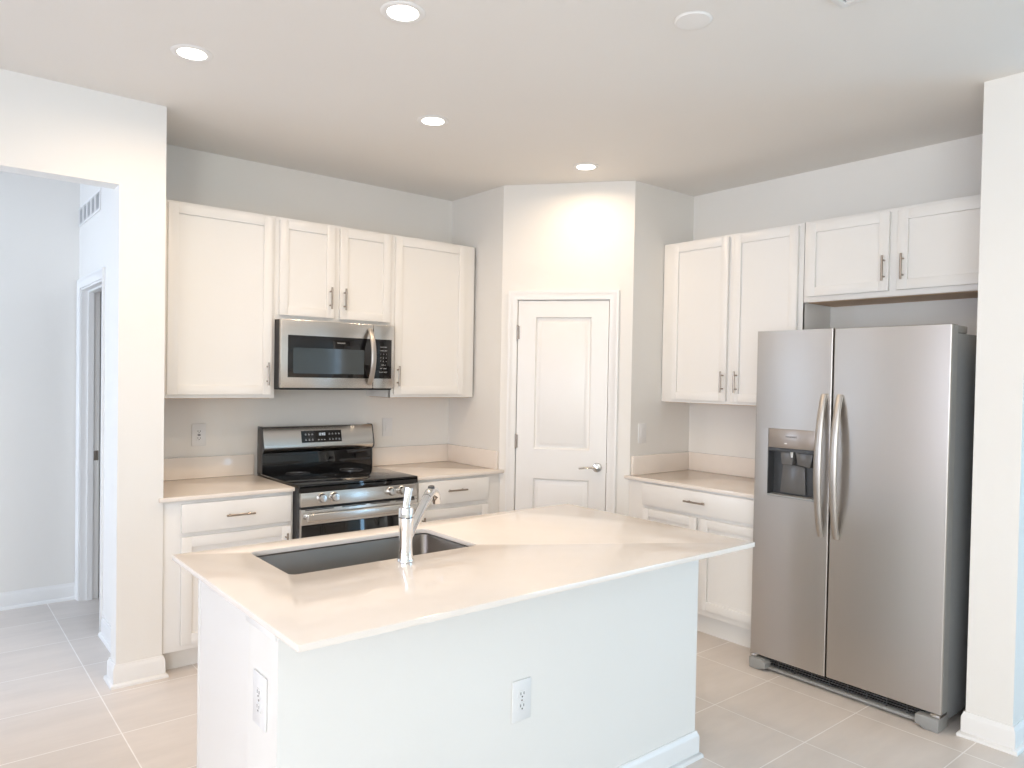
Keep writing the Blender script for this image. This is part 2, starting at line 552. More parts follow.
# hall door (frame x runs towards -y, room side of the wall faces -x)
hloc, hrot = (HX, hy1, 0), R(-90)
hw = hy1-hy0
casing('trim_3', 0.006, hw-0.006, hz-0.006, hloc, hrot)
mb = MB()
mb.box(0, 0.018, 0.001, 0.109, 0, hz-0.018).box(hw-0.018, hw, 0.001, 0.109, 0, hz-0.018).box(0, hw, 0.001, 0.109, hz-0.018, hz)
mb.box(0.018, 0.030, 0.040, 0.074, 0, hz-0.018).box(hw-0.030, hw-0.018, 0.040, 0.074, 0, hz-0.018).box(0.030, hw-0.030, 0.040, 0.074, hz-0.030, hz-0.018)
struct('trim_4', mb, M_TRIM, loc=hloc, rotz=hrot)
# the hall door stands open into the room behind the wall, hinged at its near jamb
dw = hw-0.042
hd = panel_door('door_2', 0.0, dw, 0.012, hz-0.021, [(0.12, dw-0.12, 1.04, 1.9), (0.12, dw-0.12, 0.24, 0.84)], M_DOORCOOL, (0.004, hy0+0.020, 0), 0.0, y=0.0)
mb = MB()
mb.lathe([(0.001, 0.0), (0.031, 0.0), (0.031, -0.007), (0.013, -0.014), (0.011, -0.032), (0.001, -0.052)], (dw-0.07, 0, 0.95), 'y')
mb.tube([(dw-0.07, -0.045, 0.95), (dw-0.13, -0.046, 0.95), (dw-0.18, -0.042, 0.945)], [0.010, 0.009, 0.006], 12)
struct('door_lever', mb, M_NICKEL, parent=hd)
struct('trim_5', MB().box(0.0172, 0.0186, 0.078, 0.106, 0.92, 0.985), M_NICKEL, loc=hloc, rotz=hrot)

# ================================================================== CABINETS
def pull_bar(parent, cx, cz, L, vertical, y):
    """T bar pull standing off a door face at local y"""
    b = MB()
    yo = y-0.030
    h = L/2
    if vertical:
        b.cyl((cx, yo, cz-h), (cx, yo, cz+h), 0.0058, seg=12)
        for s in (-1, 1):
            b.cyl((cx, y+0.001, cz+s*(h-0.024)), (cx, yo, cz+s*(h-0.024)), 0.0048, seg=10)
    else:
        b.cyl((cx-h, yo, cz), (cx+h, yo, cz), 0.0058, seg=12)
        for s in (-1, 1):
            b.cyl((cx+s*(h-0.024), y+0.001, cz), (cx+s*(h-0.024), yo, cz), 0.0048, seg=10)
    return b.build('handle', M_NICKEL, parent)

def shaker(parent, x0, x1, z0, z1, yf, st=0.052):
    """shaker door: frame of stiles and rails round a recessed panel, front face at yf"""
    b = MB()
    yb = yf+0.019
    bv = 0.0016
    b.box(x0, x0+st, yf, yb, z0, z1, bv)
    b.box(x1-st, x1, yf, yb, z0, z1, bv)
    b.box(x0+st-0.0015, x1-st+0.0015, yf, yb, z0, z0+st, bv)
    b.box(x0+st-0.0015, x1-st+0.0015, yf, yb, z1-st, z1, bv)
    b.box(x0+st-0.004, x1-st+0.004, yf+0.0115, yb-0.001, z0+st-0.004, z1-st+0.004)
    return b.build('door', M_CAB, parent)

def wall_cabinet(label, loc, rotz, w, z1, doors, group, wood=True):
    """doors: (x0, x1, z0, z1, handle x, handle z)"""
    t = thing('wall_cabinet', label, 'cabinet', loc, rotz, group)
    b = MB()
    b.box(0, w, -DU, -0.002, 0.0, z1, 0.0012)
    b.box(0.0, w, -DU-0.001, -DU+0.018, 0, z1, 0.0012)
    b.build('carcass', M_CAB, t)
    if wood:
        MB().box(0.018, w-0.018, -DU+0.020, -0.006, -0.0030, -0.0001).build('underside', M_CABWOOD, t)
    for d in doors:
        dr = shaker(t, d[0], d[1], d[2], d[3], -DU-0.020)
        pull_bar(dr, d[4], d[5], 0.132, True, -DU-0.020)
    return t

GU = 'white shaker wall cabinets'
wall_cabinet('tall white single door wall cabinet left of the microwave', (0.03, 0, ZU0), 0, 0.6465, ZU1-ZU0,
             [(0.058, 0.625, 0.0205, ZU1-ZU0-0.014, 0.597, 0.1395)], GU)
wall_cabinet('short white two door wall cabinet above the microwave', (0.677, 0, 1.832), 0, 0.7695, ZU1-1.832,
             [(0.020, 0.365, 0.026, ZU1-1.832-0.014, 0.335, 0.146), (0.401, 0.754, 0.024, ZU1-1.832-0.014, 0.428, 0.146)], GU)
wall_cabinet('tall white single door wall cabinet between the microwave and the pantry', (1.447, 0, ZU0), 0, 0.665, ZU1-ZU0,
             [(0.020, 0.576, 0.0205, ZU1-ZU0-0.014, 0.042, 0.1395)], GU)
wall_cabinet('tall white two door wall cabinet left of the refrigerator', (XR, -1.299, ZU0), R(-90), 1.009, ZU1-ZU0,
             [(0.082, 0.517, 0.0185, ZU1-ZU0-0.014, 0.498, 0.139), (0.555, 0.980, 0.0185, ZU1-ZU0-0.014, 0.596, 0.139)], GU)
wall_cabinet('short white two door wall cabinet above the refrigerator', (XR, -2.311, 1.973), R(-90), 1.018, ZU1-1.973,
             [(0.022, 0.474, 0.030, ZU1-1.973-0.016, 0.454, 0.145), (0.516, 0.985, 0.030, ZU1-1.973-0.016, 0.548, 0.145)], GU)

def base_cabinet(label, loc, rotz, w, drawer, doors, group, toe=0.108):
    """drawer: (x0,x1,z0,z1,handle x,handle z); doors: (x0,x1,z0,z1,handle x,handle z)"""
    t = thing('base_cabinet', label, 'cabinet', loc, rotz, group)
    zt = ZC-CT
    b = MB()
    b.box(0, w, -DB, -0.002, toe, zt, 0.0012)
    b.build('carcass', M_CAB, t)
    MB().box(0, w, -DB+0.062, -DB+0.078, 0, toe-0.0005).build('toe_kick', M_CAB, t)
    x0, x1, z0, z1, hx, hz_ = drawer
    dr = MB().box(x0, x1, -DB-0.020, -DB-0.001, z0, z1, 0.0025).build('drawer', M_CAB, t)
    pull_bar(dr, hx, hz_, 0.148, False, -DB-0.020)
    for d in doors:
        dd = shaker(t, d[0], d[1], d[2], d[3], -DB-0.020)
        pull_bar(dd, d[4], d[5], 0.132, True, -DB-0.020)
    return t

GB = 'white shaker base cabinets'
base_cabinet('white base cabinet with one drawer and one door left of the range', (0.003, 0, 0), 0, 0.669,
             (0.083, 0.652, 0.705, 0.850, 0.370, 0.776), [(0.083, 0.652, 0.138, 0.682, 0.622, 0.580)], GB)
base_cabinet('white base cabinet with one drawer right of the range, beside the pantry', (1.445, 0, 0), 0, 0.682,
             (0.030, 0.578, 0.704, 0.852, 0.310, 0.787), [(0.030, 0.578, 0.138, 0.672, 0.060, 0.570)], GB)
base_cabinet('white base cabinet with a wide drawer over two doors left of the refrigerator', (XR, -1.297, 0), R(-90), 1.006,
             (0.128, 0.990, 0.722, 0.858, 0.548, 0.794), [(0.128, 0.548, 0.165, 0.701, 0.520, 0.545), (0.578, 0.990, 0.165, 0.701, 0.606, 0.545)], GB, toe=0.128)

# counters
def counter(label, poly, splashes, group):
    t = thing('countertop', label, 'countertop', (poly[0][0], poly[0][1], ZC-CT), 0, group)
    ox, oy = poly[0]
    MB().prism([(p[0]-ox, p[1]-oy) for p in poly], 'z', 0.0005, CT, 0.002).build('slab', M_QUARTZ, t)
    for x0, x1, y0, y1 in splashes:
        MB().box(x0-ox, x1-ox, y0-oy, y1-oy, CT, 1.016-ZC+CT, 0.0012).build('backsplash', M_QUARTZ, t)
    return t
GC = 'white quartz wall counters'
counter('short white quartz countertop left of the range', [(0.002, -0.002), (0.672, -0.002), (0.672, -0.648), (-0.022, -0.648), (-0.022, -0.637), (0.002, -0.637)],
        [(0.002, 0.672, -0.020, -0.002)], GC)
tx = 2.148
counter('short white quartz countertop between the range and the pantry', [(1.443, -0.002), (1.443, -0.645), (tx, -0.645), (tx, D1-1.2472*(tx-XP1)-0.004), (XP1-0.002, D1-0.004), (XP1-0.002, -0.002)],
        [(1.443, XP1-0.002, -0.020, -0.002), (XP1-0.020, XP1-0.002, D1+0.004, -0.0205)], GC)
tx = 2.653
counter('white quartz countertop left of the refrigerator', [(XR-0.002, YP2-0.002), (XR-0.002, -2.306), (2.6532, -2.306), (tx, D1-1.2472*(tx-XP1)-0.006), (XP2-0.002, YP2-0.003)],
        [(XR-0.020, XR-0.002, -2.306, YP2-0.0025), (XP2+0.012, XR-0.0205, YP2-0.0205, YP2-0.0025)], GC)

# ================================================================== ISLAND
ix0, ix1, iy0, iy1 = -0.300, 1.490, -2.975, -1.958
bx0, bx1, by0, byk = -0.247, 1.484, -2.728, -2.520
ex0 = -0.222      # outer face of the island cabinet's end panel
t = thing('kitchen_island', 'white kitchen island base standing on the tiles under the sink counter', 'island', (0.6, -2.4, 0))
def L(b, *a, **k):
    b.box(a[0]-0.6, a[1]-0.6, a[2]+2.4, a[3]+2.4, a[4], a[5], **k)
    return b
L(MB(), bx0, bx1, by0, byk, 0, ZI-CT-0.0005).build('half_wall', M_WALL, t)
b = MB()
L(b, bx0-0.008, bx0, by0+0.006, byk, 0.838, ZI-CT-0.001, bev=0.002)
b.build('apron_trim', M_TRIM, t)
b = MB()
L(b, bx1, bx1+0.006, by0+0.006, byk, 0.838, ZI-CT-0.001, bev=0.002)
b.build('apron_trim', M_TRIM, t)
b = MB()
b.sweep([(bx0-0.6, byk+2.4), (bx0-0.6, by0+2.4), (bx1-0.6, by0+2.4), (bx1-0.6, byk+2.4)][::-1], BASE)
b.build('baseboard', M_TRIM, t)
b = MB()
zc_ = ZI-CT-0.001
cx0, cx1, cf = ex0+0.004, bx1-0.008, -2.001
L(b, cx0, cx0+0.018, byk, cf, 0.0, zc_)
L(b, cx1-0.018, cx1, byk, cf, 0.0, zc_)
L(b, cx0+0.018, cx1-0.018, byk, byk+0.012, 0.0, zc_)
L(b, cx0+0.018, cx1-0.018, byk+0.012, cf-0.02, 0.10, 0.118)
L(b, cx0+0.018, cx1-0.018, cf-0.02, cf, 0.10, 0.150)
L(b, cx0+0.018, cx1-0.018, cf-0.096, cf-0.080, 0.0, 0.10)
for k in range(1, 4):
    x = bx0+(bx1-bx0)*k/4
    L(b, x-0.02, x+0.02, cf-0.02, cf, 0.150, 0.640)
b.build('cabinet_carcass', M_CAB, t)
b = MB()
L(b, ex0, ex0+0.0039, byk+0.002, cf-0.003, 0.0, zc_)
b.build('end_panel', M_CAB, t)
# doors towards the range (mostly hidden)
xs = [bx0+0.012+k*((bx1-bx0-0.024)/4) for k in range(5)]
for k in range(4):
    b = MB()
    x0, x1 = xs[k]+0.004, xs[k+1]-0.004
    if k == 0:
        x0 = ex0-0.001
    yf, yb = -1.978, -1.997
    st = 0.052
    L(b, x0, x0+st, yb, yf, 0.12, 0.870, bev=0.0016)
    L(b, x1-st, x1, yb, yf, 0.12, 0.870, bev=0.0016)
    L(b, x0+st-.001, x1-st+.001, yb, yf, 0.12, 0.12+st, bev=0.0016)
    L(b, x0+st-.001, x1-st+.001, yb, yf, 0.870-st, 0.870, bev=0.0016)
    L(b, x0+st-.003, x1-st+.003, yb+0.002, yf-0.009, 0.12+st-.003, 0.870-st+.003)
    dd = b.build('door', M_CAB, t)
    hb = MB()
    cx = (x1-0.03 if k % 2 == 0 else x0+0.03)-0.6
    hb.cyl((cx, 2.4+yf+0.030, 0.70), (cx, 2.4+yf+0.030, 0.832), 0.0058, seg=12)
    for z in (0.724, 0.808):
        hb.cyl((cx, 2.4+yf-0.001, z), (cx, 2.4+yf+0.030, z), 0.0048, seg=10)
    hb.build('handle', M_NICKEL, dd)

# island worktop with the sink cut-out
sk = (-0.086, 0.612, -2.418, -2.064)
def island_top():
    b = bmesh.new()
    corners = [(ix1, iy1), (ix0, iy1), (ix0, iy0), (ix1, iy0)]
    inner = rrect(sk[0], sk[1], sk[2], sk[3], 0.025, 6)
    n = len(inner)
    def ring(z):
        return ([b.verts.new((p[0]-0.6, p[1]+2.4, z)) for p in corners], [b.verts.new((p[0]-0.6, p[1]+2.4, z)) for p in inner])
    (ob, ib), (ot, it) = ring(CT-CTI), ring(CT)
    for o_, i_ in ((ob, ib), (ot, it)):
        for c in range(4):
            for k in range(6):
                b.faces.new((o_[c], i_[c*7+k], i_[c*7+k+1]))
            b.faces.new((o_[c], i_[c*7+6], i_[(c*7+7) % n], o_[(c+1) % 4]))
    for c in range(4):
        b.faces.new((ob[c], ob[(c+1) % 4], ot[(c+1) % 4], ot[c]))
    for k in range(n):
        b.faces.new((ib[k], ib[(k+1) % n], it[(k+1) % n], it[k]))
    bmesh.ops.recalc_face_normals(b, faces=b.faces[:])
    rim = [e for e in b.edges if len(e.link_faces) == 2 and abs(e.link_faces[0].normal.dot(e.link_faces[1].normal)) < 0.3 and abs(e.verts[0].co.z-e.verts[1].co.z) < 1e-5]
    bmesh.ops.bevel(b, geom=rim, offset=0.0018, segments=2, profile=0.5, affect='EDGES')
    m_ = MB()
    m_._add(b, False)
    return m_
top = island_top().build('island_countertop', M_QUARTZ)
top.location = (0.6, -2.4, ZI-CT)
tag(top, 'large white quartz island countertop holding the sink and faucet', 'countertop')

# undermount sink
scx, scy = (sk[0]+sk[1])/2, (sk[2]+sk[3])/2
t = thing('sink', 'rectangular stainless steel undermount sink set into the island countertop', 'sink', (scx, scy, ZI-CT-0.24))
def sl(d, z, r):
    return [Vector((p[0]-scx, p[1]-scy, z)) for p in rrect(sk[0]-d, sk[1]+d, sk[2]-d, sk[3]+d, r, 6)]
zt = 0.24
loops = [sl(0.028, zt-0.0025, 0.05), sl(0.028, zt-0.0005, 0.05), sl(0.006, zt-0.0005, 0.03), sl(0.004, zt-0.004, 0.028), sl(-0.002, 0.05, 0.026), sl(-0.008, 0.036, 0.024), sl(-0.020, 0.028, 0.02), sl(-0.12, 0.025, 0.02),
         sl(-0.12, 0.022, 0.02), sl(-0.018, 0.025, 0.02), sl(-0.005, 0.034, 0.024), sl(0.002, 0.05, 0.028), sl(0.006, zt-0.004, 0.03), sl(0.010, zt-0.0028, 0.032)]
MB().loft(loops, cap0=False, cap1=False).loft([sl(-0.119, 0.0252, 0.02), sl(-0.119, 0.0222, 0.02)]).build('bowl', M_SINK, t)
MB().lathe([(0.057, 0.0255), (0.057, 0.0275), (0.050, 0.0285), (0.043, 0.0275), (0.020, 0.0262), (0.001, 0.0265)], (0.05, 0.02, 0)).build('drain', M_CHROME, t)

# faucet
fx_, fy_ = 0.279, -2.468
t = thing('faucet', 'chrome single lever pull-out faucet on the island countertop beside the sink', 'faucet', (fx_, fy_, ZI))
MB().lathe([(0.001, 0.0003), (0.0270, 0.0003), (0.0270, 0.004), (0.0255, 0.007), (0.0245, 0.012), (0.0230, 0.040), (0.0215, 0.070), (0.0220, 0.100), (0.0238, 0.130), (0.0242, 0.1425), (0.001, 0.1425)]).build('body', M_CHROME, t)
MB().lathe([(0.0001, 0.1425), (0.0230, 0.1425), (0.0230, 0.1455), (0.0001, 0.1455)]).build('seam_ring', M_DARK, t)
cap = MB().lathe([(0.0001, 0.1455), (0.0245, 0.1455), (0.0245, 0.170), (0.0235, 0.1745), (0.020, 0.1765), (0.0001, 0.177)]).build('lever_cap', M_CHROME, t)
b = MB()
b.tube([(0.000, 0.000, 0.172), (0.001, -0.001, 0.190), (0.004, -0.003, 0.215), (0.007, -0.004, 0.2385)], [0.0115, 0.0115, 0.0120, 0.0125], 16, rx=[0.006, 0.005, 0.0045, 0.004], up=(0.52, 0.86, 0))
b.build('lever', M_CHROME, cap)
dx, dy = 0.80, 0.60
def fp(s, z):
    return (dx*s, dy*s, z)
b = MB()
b.tube([fp(0.002, 0.062), fp(0.05, 0.092), fp(0.10, 0.123), fp(0.152, 0.155), fp(0.190, 0.176)], [0.0150, 0.0150, 0.0155, 0.0160, 0.0162], 18)
b.build('spout', M_CHROME, t)
b = MB()
b.tube([fp(0.191, 0.1765), fp(0.215, 0.1885), fp(0.240, 0.193), fp(0.262, 0.188), fp(0.278, 0.174), fp(0.285, 0.158), fp(0.286, 0.142)],
       [0.0166, 0.0172, 0.0178, 0.018, 0.0176, 0.0168, 0.0150], 18)
hd_ = b.build('spray_head', M_CHROME, t)
c0 = Vector(fp(0.232, 0.2085))
nrm = Vector((-0.18*dx, -0.18*dy, 1)).normalized()
b = MB()
b.tube([c0-nrm*0.010, c0+nrm*0.0035], [0.0135, 0.0115], 16)
b.build('spray_button', M_DARK, hd_)

# ================================================================== RANGE
rx0 = 0.6785
RW = 0.757
t = thing('range', 'freestanding electric range in stainless steel with black glass cooktop', 'range', (rx0, 0, 0))
b = MB()
b.box(0, RW, -0.655, -0.050, 0.03, 0.890, 0.003)
for x in (0.05, RW-0.05):
    for y in (-0.60, -0.08):
        b.cyl((x, y, 0), (x, y, 0.032), 0.02, seg=12)
b.build('body', M_DARK, t)
b = MB()
b.box(0.0, RW, -0.690, -0.060, 0.884, 0.905, 0.004)
b.prism([(-0.690, 0.862), (-0.662, 0.862), (-0.662, 0.890), (-0.690, 0.897)], 'x', 0.0, RW, 0.002)
ct = b.build('cooktop', M_BLACKGLASS, t)
for cx, cy, rr in ((0.20, -0.20, 0.075), (0.56, -0.20, 0.075), (0.20, -0.50, 0.105), (0.56, -0.50, 0.095)):
    b = MB()
    for q in (rr, rr*0.62):
        b.lathe([(q, 0.9049), (q, 0.9054), (q-0.0022, 0.9054), (q-0.0022, 0.9049)], (cx, cy, 0), seg=48)
    b.build('burner_ring', M_BURNER, ct)
# backguard: black riser, steel console with rounded nose
b = MB()
b.prism([(-0.050, 0.892), (-0.118, 0.892), (-0.114, 1.026), (-0.050, 1.030)], 'x', 0.007, RW-0.007, 0.002)
bgd = b.build('backguard_riser', M_BLACKGLASS, t)
prof = [(-0.049, 1.032), (-0.114, 1.032), (-0.130, 1.036), (-0.141, 1.047), (-0.1445, 1.060), (-0.143, 1.074), (-0.117, 1.180), (-0.111, 1.187), (-0.049, 1.187)]
con = MB().prism(prof, 'x', 0.0085, RW-0.0085).build('console', M_STEELH, t)
for x0, x1 in ((0.003, 0.0085), (RW-0.0085, RW-0.003)):
    b = MB()
    b.prism([(-0.047, 0.895), (-0.123, 0.895), (-0.119, 1.027), (-0.135, 1.034), (-0.146, 1.046), (-0.148, 1.062), (-0.146, 1.076), (-0.119, 1.182), (-0.111, 1.190), (-0.047, 1.190)], 'x', x0, x1, 0.001)
    b.build('end_cap', M_DARK, t)
# display on the sloped face
sa = math.atan2(0.026, 0.106)
def slope(x, v, off):      # v = height along the face measured from z=1.074
    return Vector((x, -0.143+v*math.sin(sa)-off*math.cos(sa), 1.074+v*math.cos(sa)+off*(-math.sin(sa))*-1))
def slope_box(b, x0, x1, v0, v1, d0=-0.001, d1=0.0012):
    lo = [slope(x0, v0, d0), slope(x1, v0, d0), slope(x1, v1, d0), slope(x0, v1, d0)]
    hi = [slope(x0, v0, d1), slope(x1, v0, d1), slope(x1, v1, d1), slope(x0, v1, d1)]
    b.loft([lo, hi], smooth=False)
b = MB()
slope_box(b, 0.249, 0.521, 0.010, 0.086)
dsp = b.build('display', M_BLACKGLASS, con)
for gx, n in ((0.272, 3), (0.432, 4)):
    for r_ in range(2):
        b = MB()
        for k in range(n):
            x = gx+k*0.022
            slope_box(b, x, x+0.011, 0.024+r_*0.034, 0.028+r_*0.034, 0.001, 0.0016)
            slope_box(b, x+0.002, x+0.008, 0.031+r_*0.034, 0.0335+r_*0.034, 0.001, 0.0016)
        b.build('touch_key_row', M_PRINT, dsp)
b = MB()
for k in range(3):
    slope_box(b, 0.357+k*0.02, 0.367+k*0.02, 0.024, 0.029, 0.001, 0.0016)
b.build('touch_key_row', M_PRINT, dsp)
b = MB()
def seg7(b, x, v, h, ch):
    wd = h*0.5
    th = h*0.14
    S = {'0': 'abcdef', '1': 'bc', '2': 'abged', '8': 'abcdefg'}[ch]
    R7 = {'a': (0, wd, h-th, h), 'g': (0, wd, h/2-th/2, h/2+th/2), 'd': (0, wd, 0, th), 'f': (0, th, h/2, h), 'e': (0, th, 0, h/2), 'b': (wd-th, wd, h/2, h), 'c': (wd-th, wd, 0, h/2)}
    for s_ in S:
        q = R7[s_]
        slope_box(b, x+q[0], x+q[1], v+q[2], v+q[3], 0.001, 0.0016)
for k, ch in enumerate('1200'):
    seg7(b, 0.362+k*0.0115+(0.004 if k > 1 else 0), 0.054, 0.016, ch)
for v in (0.057, 0.065):
    slope_box(b, 0.3845, 0.3865, v, v+0.002, 0.001, 0.0016)
b.build('clock_digits', M_DIGIT, dsp)
# control panel and knobs
b = MB()
b.prism([(-0.655, 0.784), (-0.697, 0.784), (-0.690, 0.8605), (-0.655, 0.8605)], 'x', 0.009, RW-0.009, 0.0015)
cp = b.build('control_panel', M_STEELH, t)
for x in (0.127, 0.203, 0.567, 0.642):
    b = MB()
    b.lathe([(0.0005, -0.690), (0.027, -0.690), (0.027, -0.699), (0.024, -0.702), (0.022, -0.724), (0.019, -0.728), (0.0005, -0.729)], (x, 0, 0.828), 'y', 24)
    kn = b.build('knob', M_STEELH, cp)
    MB().box(x-0.0015, x+0.0015, -0.7296, -0.728, 0.830, 0.844).build('knob_pointer', M_DARK, kn)
# oven door
b = MB()
b.box(0.009, RW-0.009, -0.700, -0.656, 0.665, 0.771, 0.003)
b.box(0.009, 0.036, -0.700, -0.656, 0.245, 0.666, 0.002)
b.box(RW-0.036, RW-0.009, -0.700, -0.656, 0.245, 0.666, 0.002)
b.box(0.029, RW-0.029, -0.700, -0.656, 0.245, 0.275, 0.002)
od = b.build('oven_door', M_STEELH, t)
MB().box(0.010, RW-0.010, -0.7025, -0.658, 0.262, 0.684, 0.002).build('door_glass', M_BLACKGLASS, od)
MB().box(0.12, RW-0.12, -0.7032, -0.7020, 0.34, 0.60, 0.0005).build('door_window', M_WINGLASS, od)
b = MB()
for x0, x1 in ((0.03, 0.20), (0.25, 0.40), (0.43, 0.56), (0.60, 0.73)):
    b.box(x0, x1, -0.699, -0.690, 0.7715, 0.7745)
    b.box(x0, x1, -0.7005, -0.6995, 0.7635, 0.7685)
b.build('door_vent', M_BLACK, od)
b = MB()
b.box(0.022, RW-0.022, -0.758, -0.742, 0.708, 0.753, 0.006, 3)
for x in (0.045, RW-0.045):
    b.box(x-0.012, x+0.012, -0.746, -0.699, 0.718, 0.746, 0.004)
b.build('handle', M_STEELH, od)
b = MB()
b.box(0.003, RW-0.003, -0.695, -0.656, 0.07, 0.238, 0.004)
b.build('storage_drawer', M_STEELH, t)

# ================================================================== MICROWAVE
mw = 0.745
t = thing('microwave', 'stainless steel microwave mounted under the short cabinet above the range', 'microwave', (0.681, 0, 1.4265))
mh = 0.4055
b = MB()
b.box(0, mw, -0.372, -0.003, 0.002, mh-0.001, 0.002)
b.build('case', M_DARK, t)
MB().box(0.01, mw-0.01, -0.385, -0.02, -0.0045, 0.0035, 0.001).build('grease_filter', M_BLACK, t)
b = MB()
b.box(0.0, 0.594, -0.400, -0.371, 0.006, mh, 0.004)
md = b.build('door', M_STEELH, t)
MB().box(0.042, 0.5935, -0.4015, -0.385, 0.068, 0.315, 0.001).build('door_glass', M_BLACKGLASS, md)
MB().prism(rrect(0.074, 0.532, 0.092, 0.243, 0.006, 3), 'y', -0.4022, -0.4012).build('door_window', M_WINGLASS, md)
text_part('brand_lettering', 'FRIGIDAIRE', 0.0105, M_PRINT, md, (0.377, -0.4018, 0.279))
b = MB()
N = 14
pts, ra, rb = [], [], []
for i in range(N+1):
    u = i/N
    z = 0.030+(0.375-0.030)*u
    bow = math.sin(math.pi*u)**0.75
    pts.append((0.569, -0.400-0.054*bow-0.004, z))
    ra.append(0.0170)
    rb.append(0.009)
b.tube(pts, ra, 16, rx=rb, up=(0, 1, 0))
b.build('handle', M_STEEL, md)
b = MB()
b.box(0.597, mw, -0.400, -0.371, 0.006, mh, 0.004)
mc = b.build('control_frame', M_STEELH, t)
MB().box(0.598, 0.725, -0.4015, -0.385, 0.068, 0.315, 0.001).build('control_glass', M_BLACKGLASS, mc)
rows = ['COOK  MELT', 'WARM  SOFT', '1     2     3', '4     5     6', '7     8     9', 'TIMER  0', 'OFF   START', 'CLOCK  LIGHT']
for k, rtxt in enumerate(rows):
    text_part('key_lettering', rtxt, 0.0105 if rtxt[0].isdigit() else 0.0085, M_PRINT, mc, (0.667, -0.4018, 0.266-k*0.0225))

# ================================================================== REFRIGERATOR
# local frame: x runs towards world -y (left to right as seen), front is -y (world -x)
FX, FY0, FW = 2.5165, -2.3140, 0.9445
t = thing('refrigerator', 'stainless steel side by side refrigerator with water dispenser in left door', 'refrigerator', (FX, FY0, 0), R(-90))
FZ0, FZ1 = 0.073, 1.784
GAP0, GAP1 = 0.4140, 0.4205
DT = 0.062
b = MB()
b.box(0.003, FW-0.003, DT+0.012, 0.740, 0.03, 1.748, 0.006)
for x in (0.08, FW-0.08):
    b.cyl((x, 0.66, 0), (x, 0.66, 0.032), 0.02, seg=12)
b.build('case', M_GREY, t)
MB().box(0.012, FW-0.012, DT-0.001, DT+0.0125, 0.09, 1.742).build('door_gasket', M_BLACK, t)
def door_profile(x0, x1, r=0.006):
    """plan outline with rounded front edges"""
    p = [(x0, DT)]
    for k in range(6):
        a = R(90*k/5)
        p.append((x0+r-r*math.cos(a), r-r*math.sin(a)))
    for k in range(6):
        a = R(90*k/5)
        p.append((x1-r+r*math.sin(a), r-r*math.cos(a)))
    p.append((x1, DT))
    return p
def slab(b, prof, z0, z1, bev=0.003):
    lo = [Vector((p[0], p[1], z0)) for p in prof]
    cy = DT/2
    cx = (prof[0][0]+prof[-1][0])/2
    def ins(z, d):
        return [Vector((p[0]+(d if p[0] < cx else -d), p[1]+(d if p[1] < cy else 0), z)) for p in prof]
    b.loft([ins(z0, bev), ins(z0+bev, 0), ins(z1-bev, 0), ins(z1, bev)], smooth=True)
# freezer door, with the dispenser opening left free
xa, xb_, za, zb = 0.0775, 0.3345, 0.923, 1.276
b = MB()
pl = door_profile(0.0, GAP0)
slab(b, pl, FZ0, za, 0.0)
slab(b, pl, zb, FZ1, 0.0)
lp = [p for p in pl if p[0] < 0.03]
slab(b, lp+[(xa, 0.0), (xa, DT)], za, zb, 0.0) if 0 else None
def piece(b, poly):
    b.prism(poly, 'z', za, zb)
piece(b, lp+[(xa, 0.0), (xa, DT)])
rp = [p for p in pl if p[0] > GAP0-0.03]
piece(b, [(xb_, DT), (xb_, 0.0)]+rp)
b.box(xa-0.001, xb_+0.001, DT-0.004, DT, za-0.001, zb+0.001)
fd = b.build('freezer_door', M_STEEL, t)
b = MB()
slab(b, door_profile(GAP1, FW), FZ0, FZ1)
rd = b.build('refrigerator_door', M_STEEL, t)
MB().box(FW-0.001, FW+0.0012, 0.010, DT, FZ0+0.004, FZ1-0.004).build('door_edge_panel', M_GREYP, rd)
# dispenser
b = MB()
yd = DT-0.005
b.box(xa+0.0005, xb_-0.0005, yd-0.003, yd, za+0.0005, zb-0.0005)
b.box(xa+0.0005, xa+0.004, 0.002, yd, za+0.0005, 1.177)
b.box(xb_-0.004, xb_-0.0005, 0.002, yd, za+0.0005, 1.177)
b.box(xa+0.004, xb_-0.004, 0.002, yd, 1.160, 1.177)
dp = b.build('dispenser_recess', M_DARK, fd)
MB().box(xa+0.0005, xb_-0.0005, 0.0005, yd-0.003, 1.178, zb-0.0005, 0.002).build('dispenser_panel', M_DISP, dp)
text_part('brand_lettering', 'FRIGIDAIRE', 0.0125, M_DPRINT, dp, (0.2075, 0.0002, 1.237))
MB().box(0.170, 0.185, -0.0005, 0.002, 1.199, 1.205, 0.0005).build('dispenser_light', M_WHITE, dp)
MB().box(xa+0.002, xb_-0.002, -0.004, yd-0.004, za+0.0005, za+0.012, 0.003).build('drip_tray', M_GREYP, dp)
b = MB()
b.prism([(0.128, 0.942), (0.270, 0.942), (0.262, 1.085), (0.142, 1.098)], 'y', yd-0.018, yd-0.003, 0.004)
b.build('ice_paddle', M_PADDLE, dp)
b = MB()
b.prism([(0.140, 1.159), (0.215, 1.159), (0.208, 1.092), (0.150, 1.092)], 'y', 0.012, yd-0.003, 0.005)
b.build('ice_chute', M_PADDLE, dp)
b = MB()
b.prism([(0.222, 1.159), (0.318, 1.159), (0.304, 1.085), (0.236, 1.095)], 'y', 0.016, yd-0.003, 0.005)
b.build('water_paddle', M_PADDLE, dp)
MB().lathe([(0.001, 1.159), (0.010, 1.159), (0.008, 1.132), (0.001, 1.132)], (0.205, 0.016, 0), seg=14).build('water_nozzle', M_CHROME, dp)
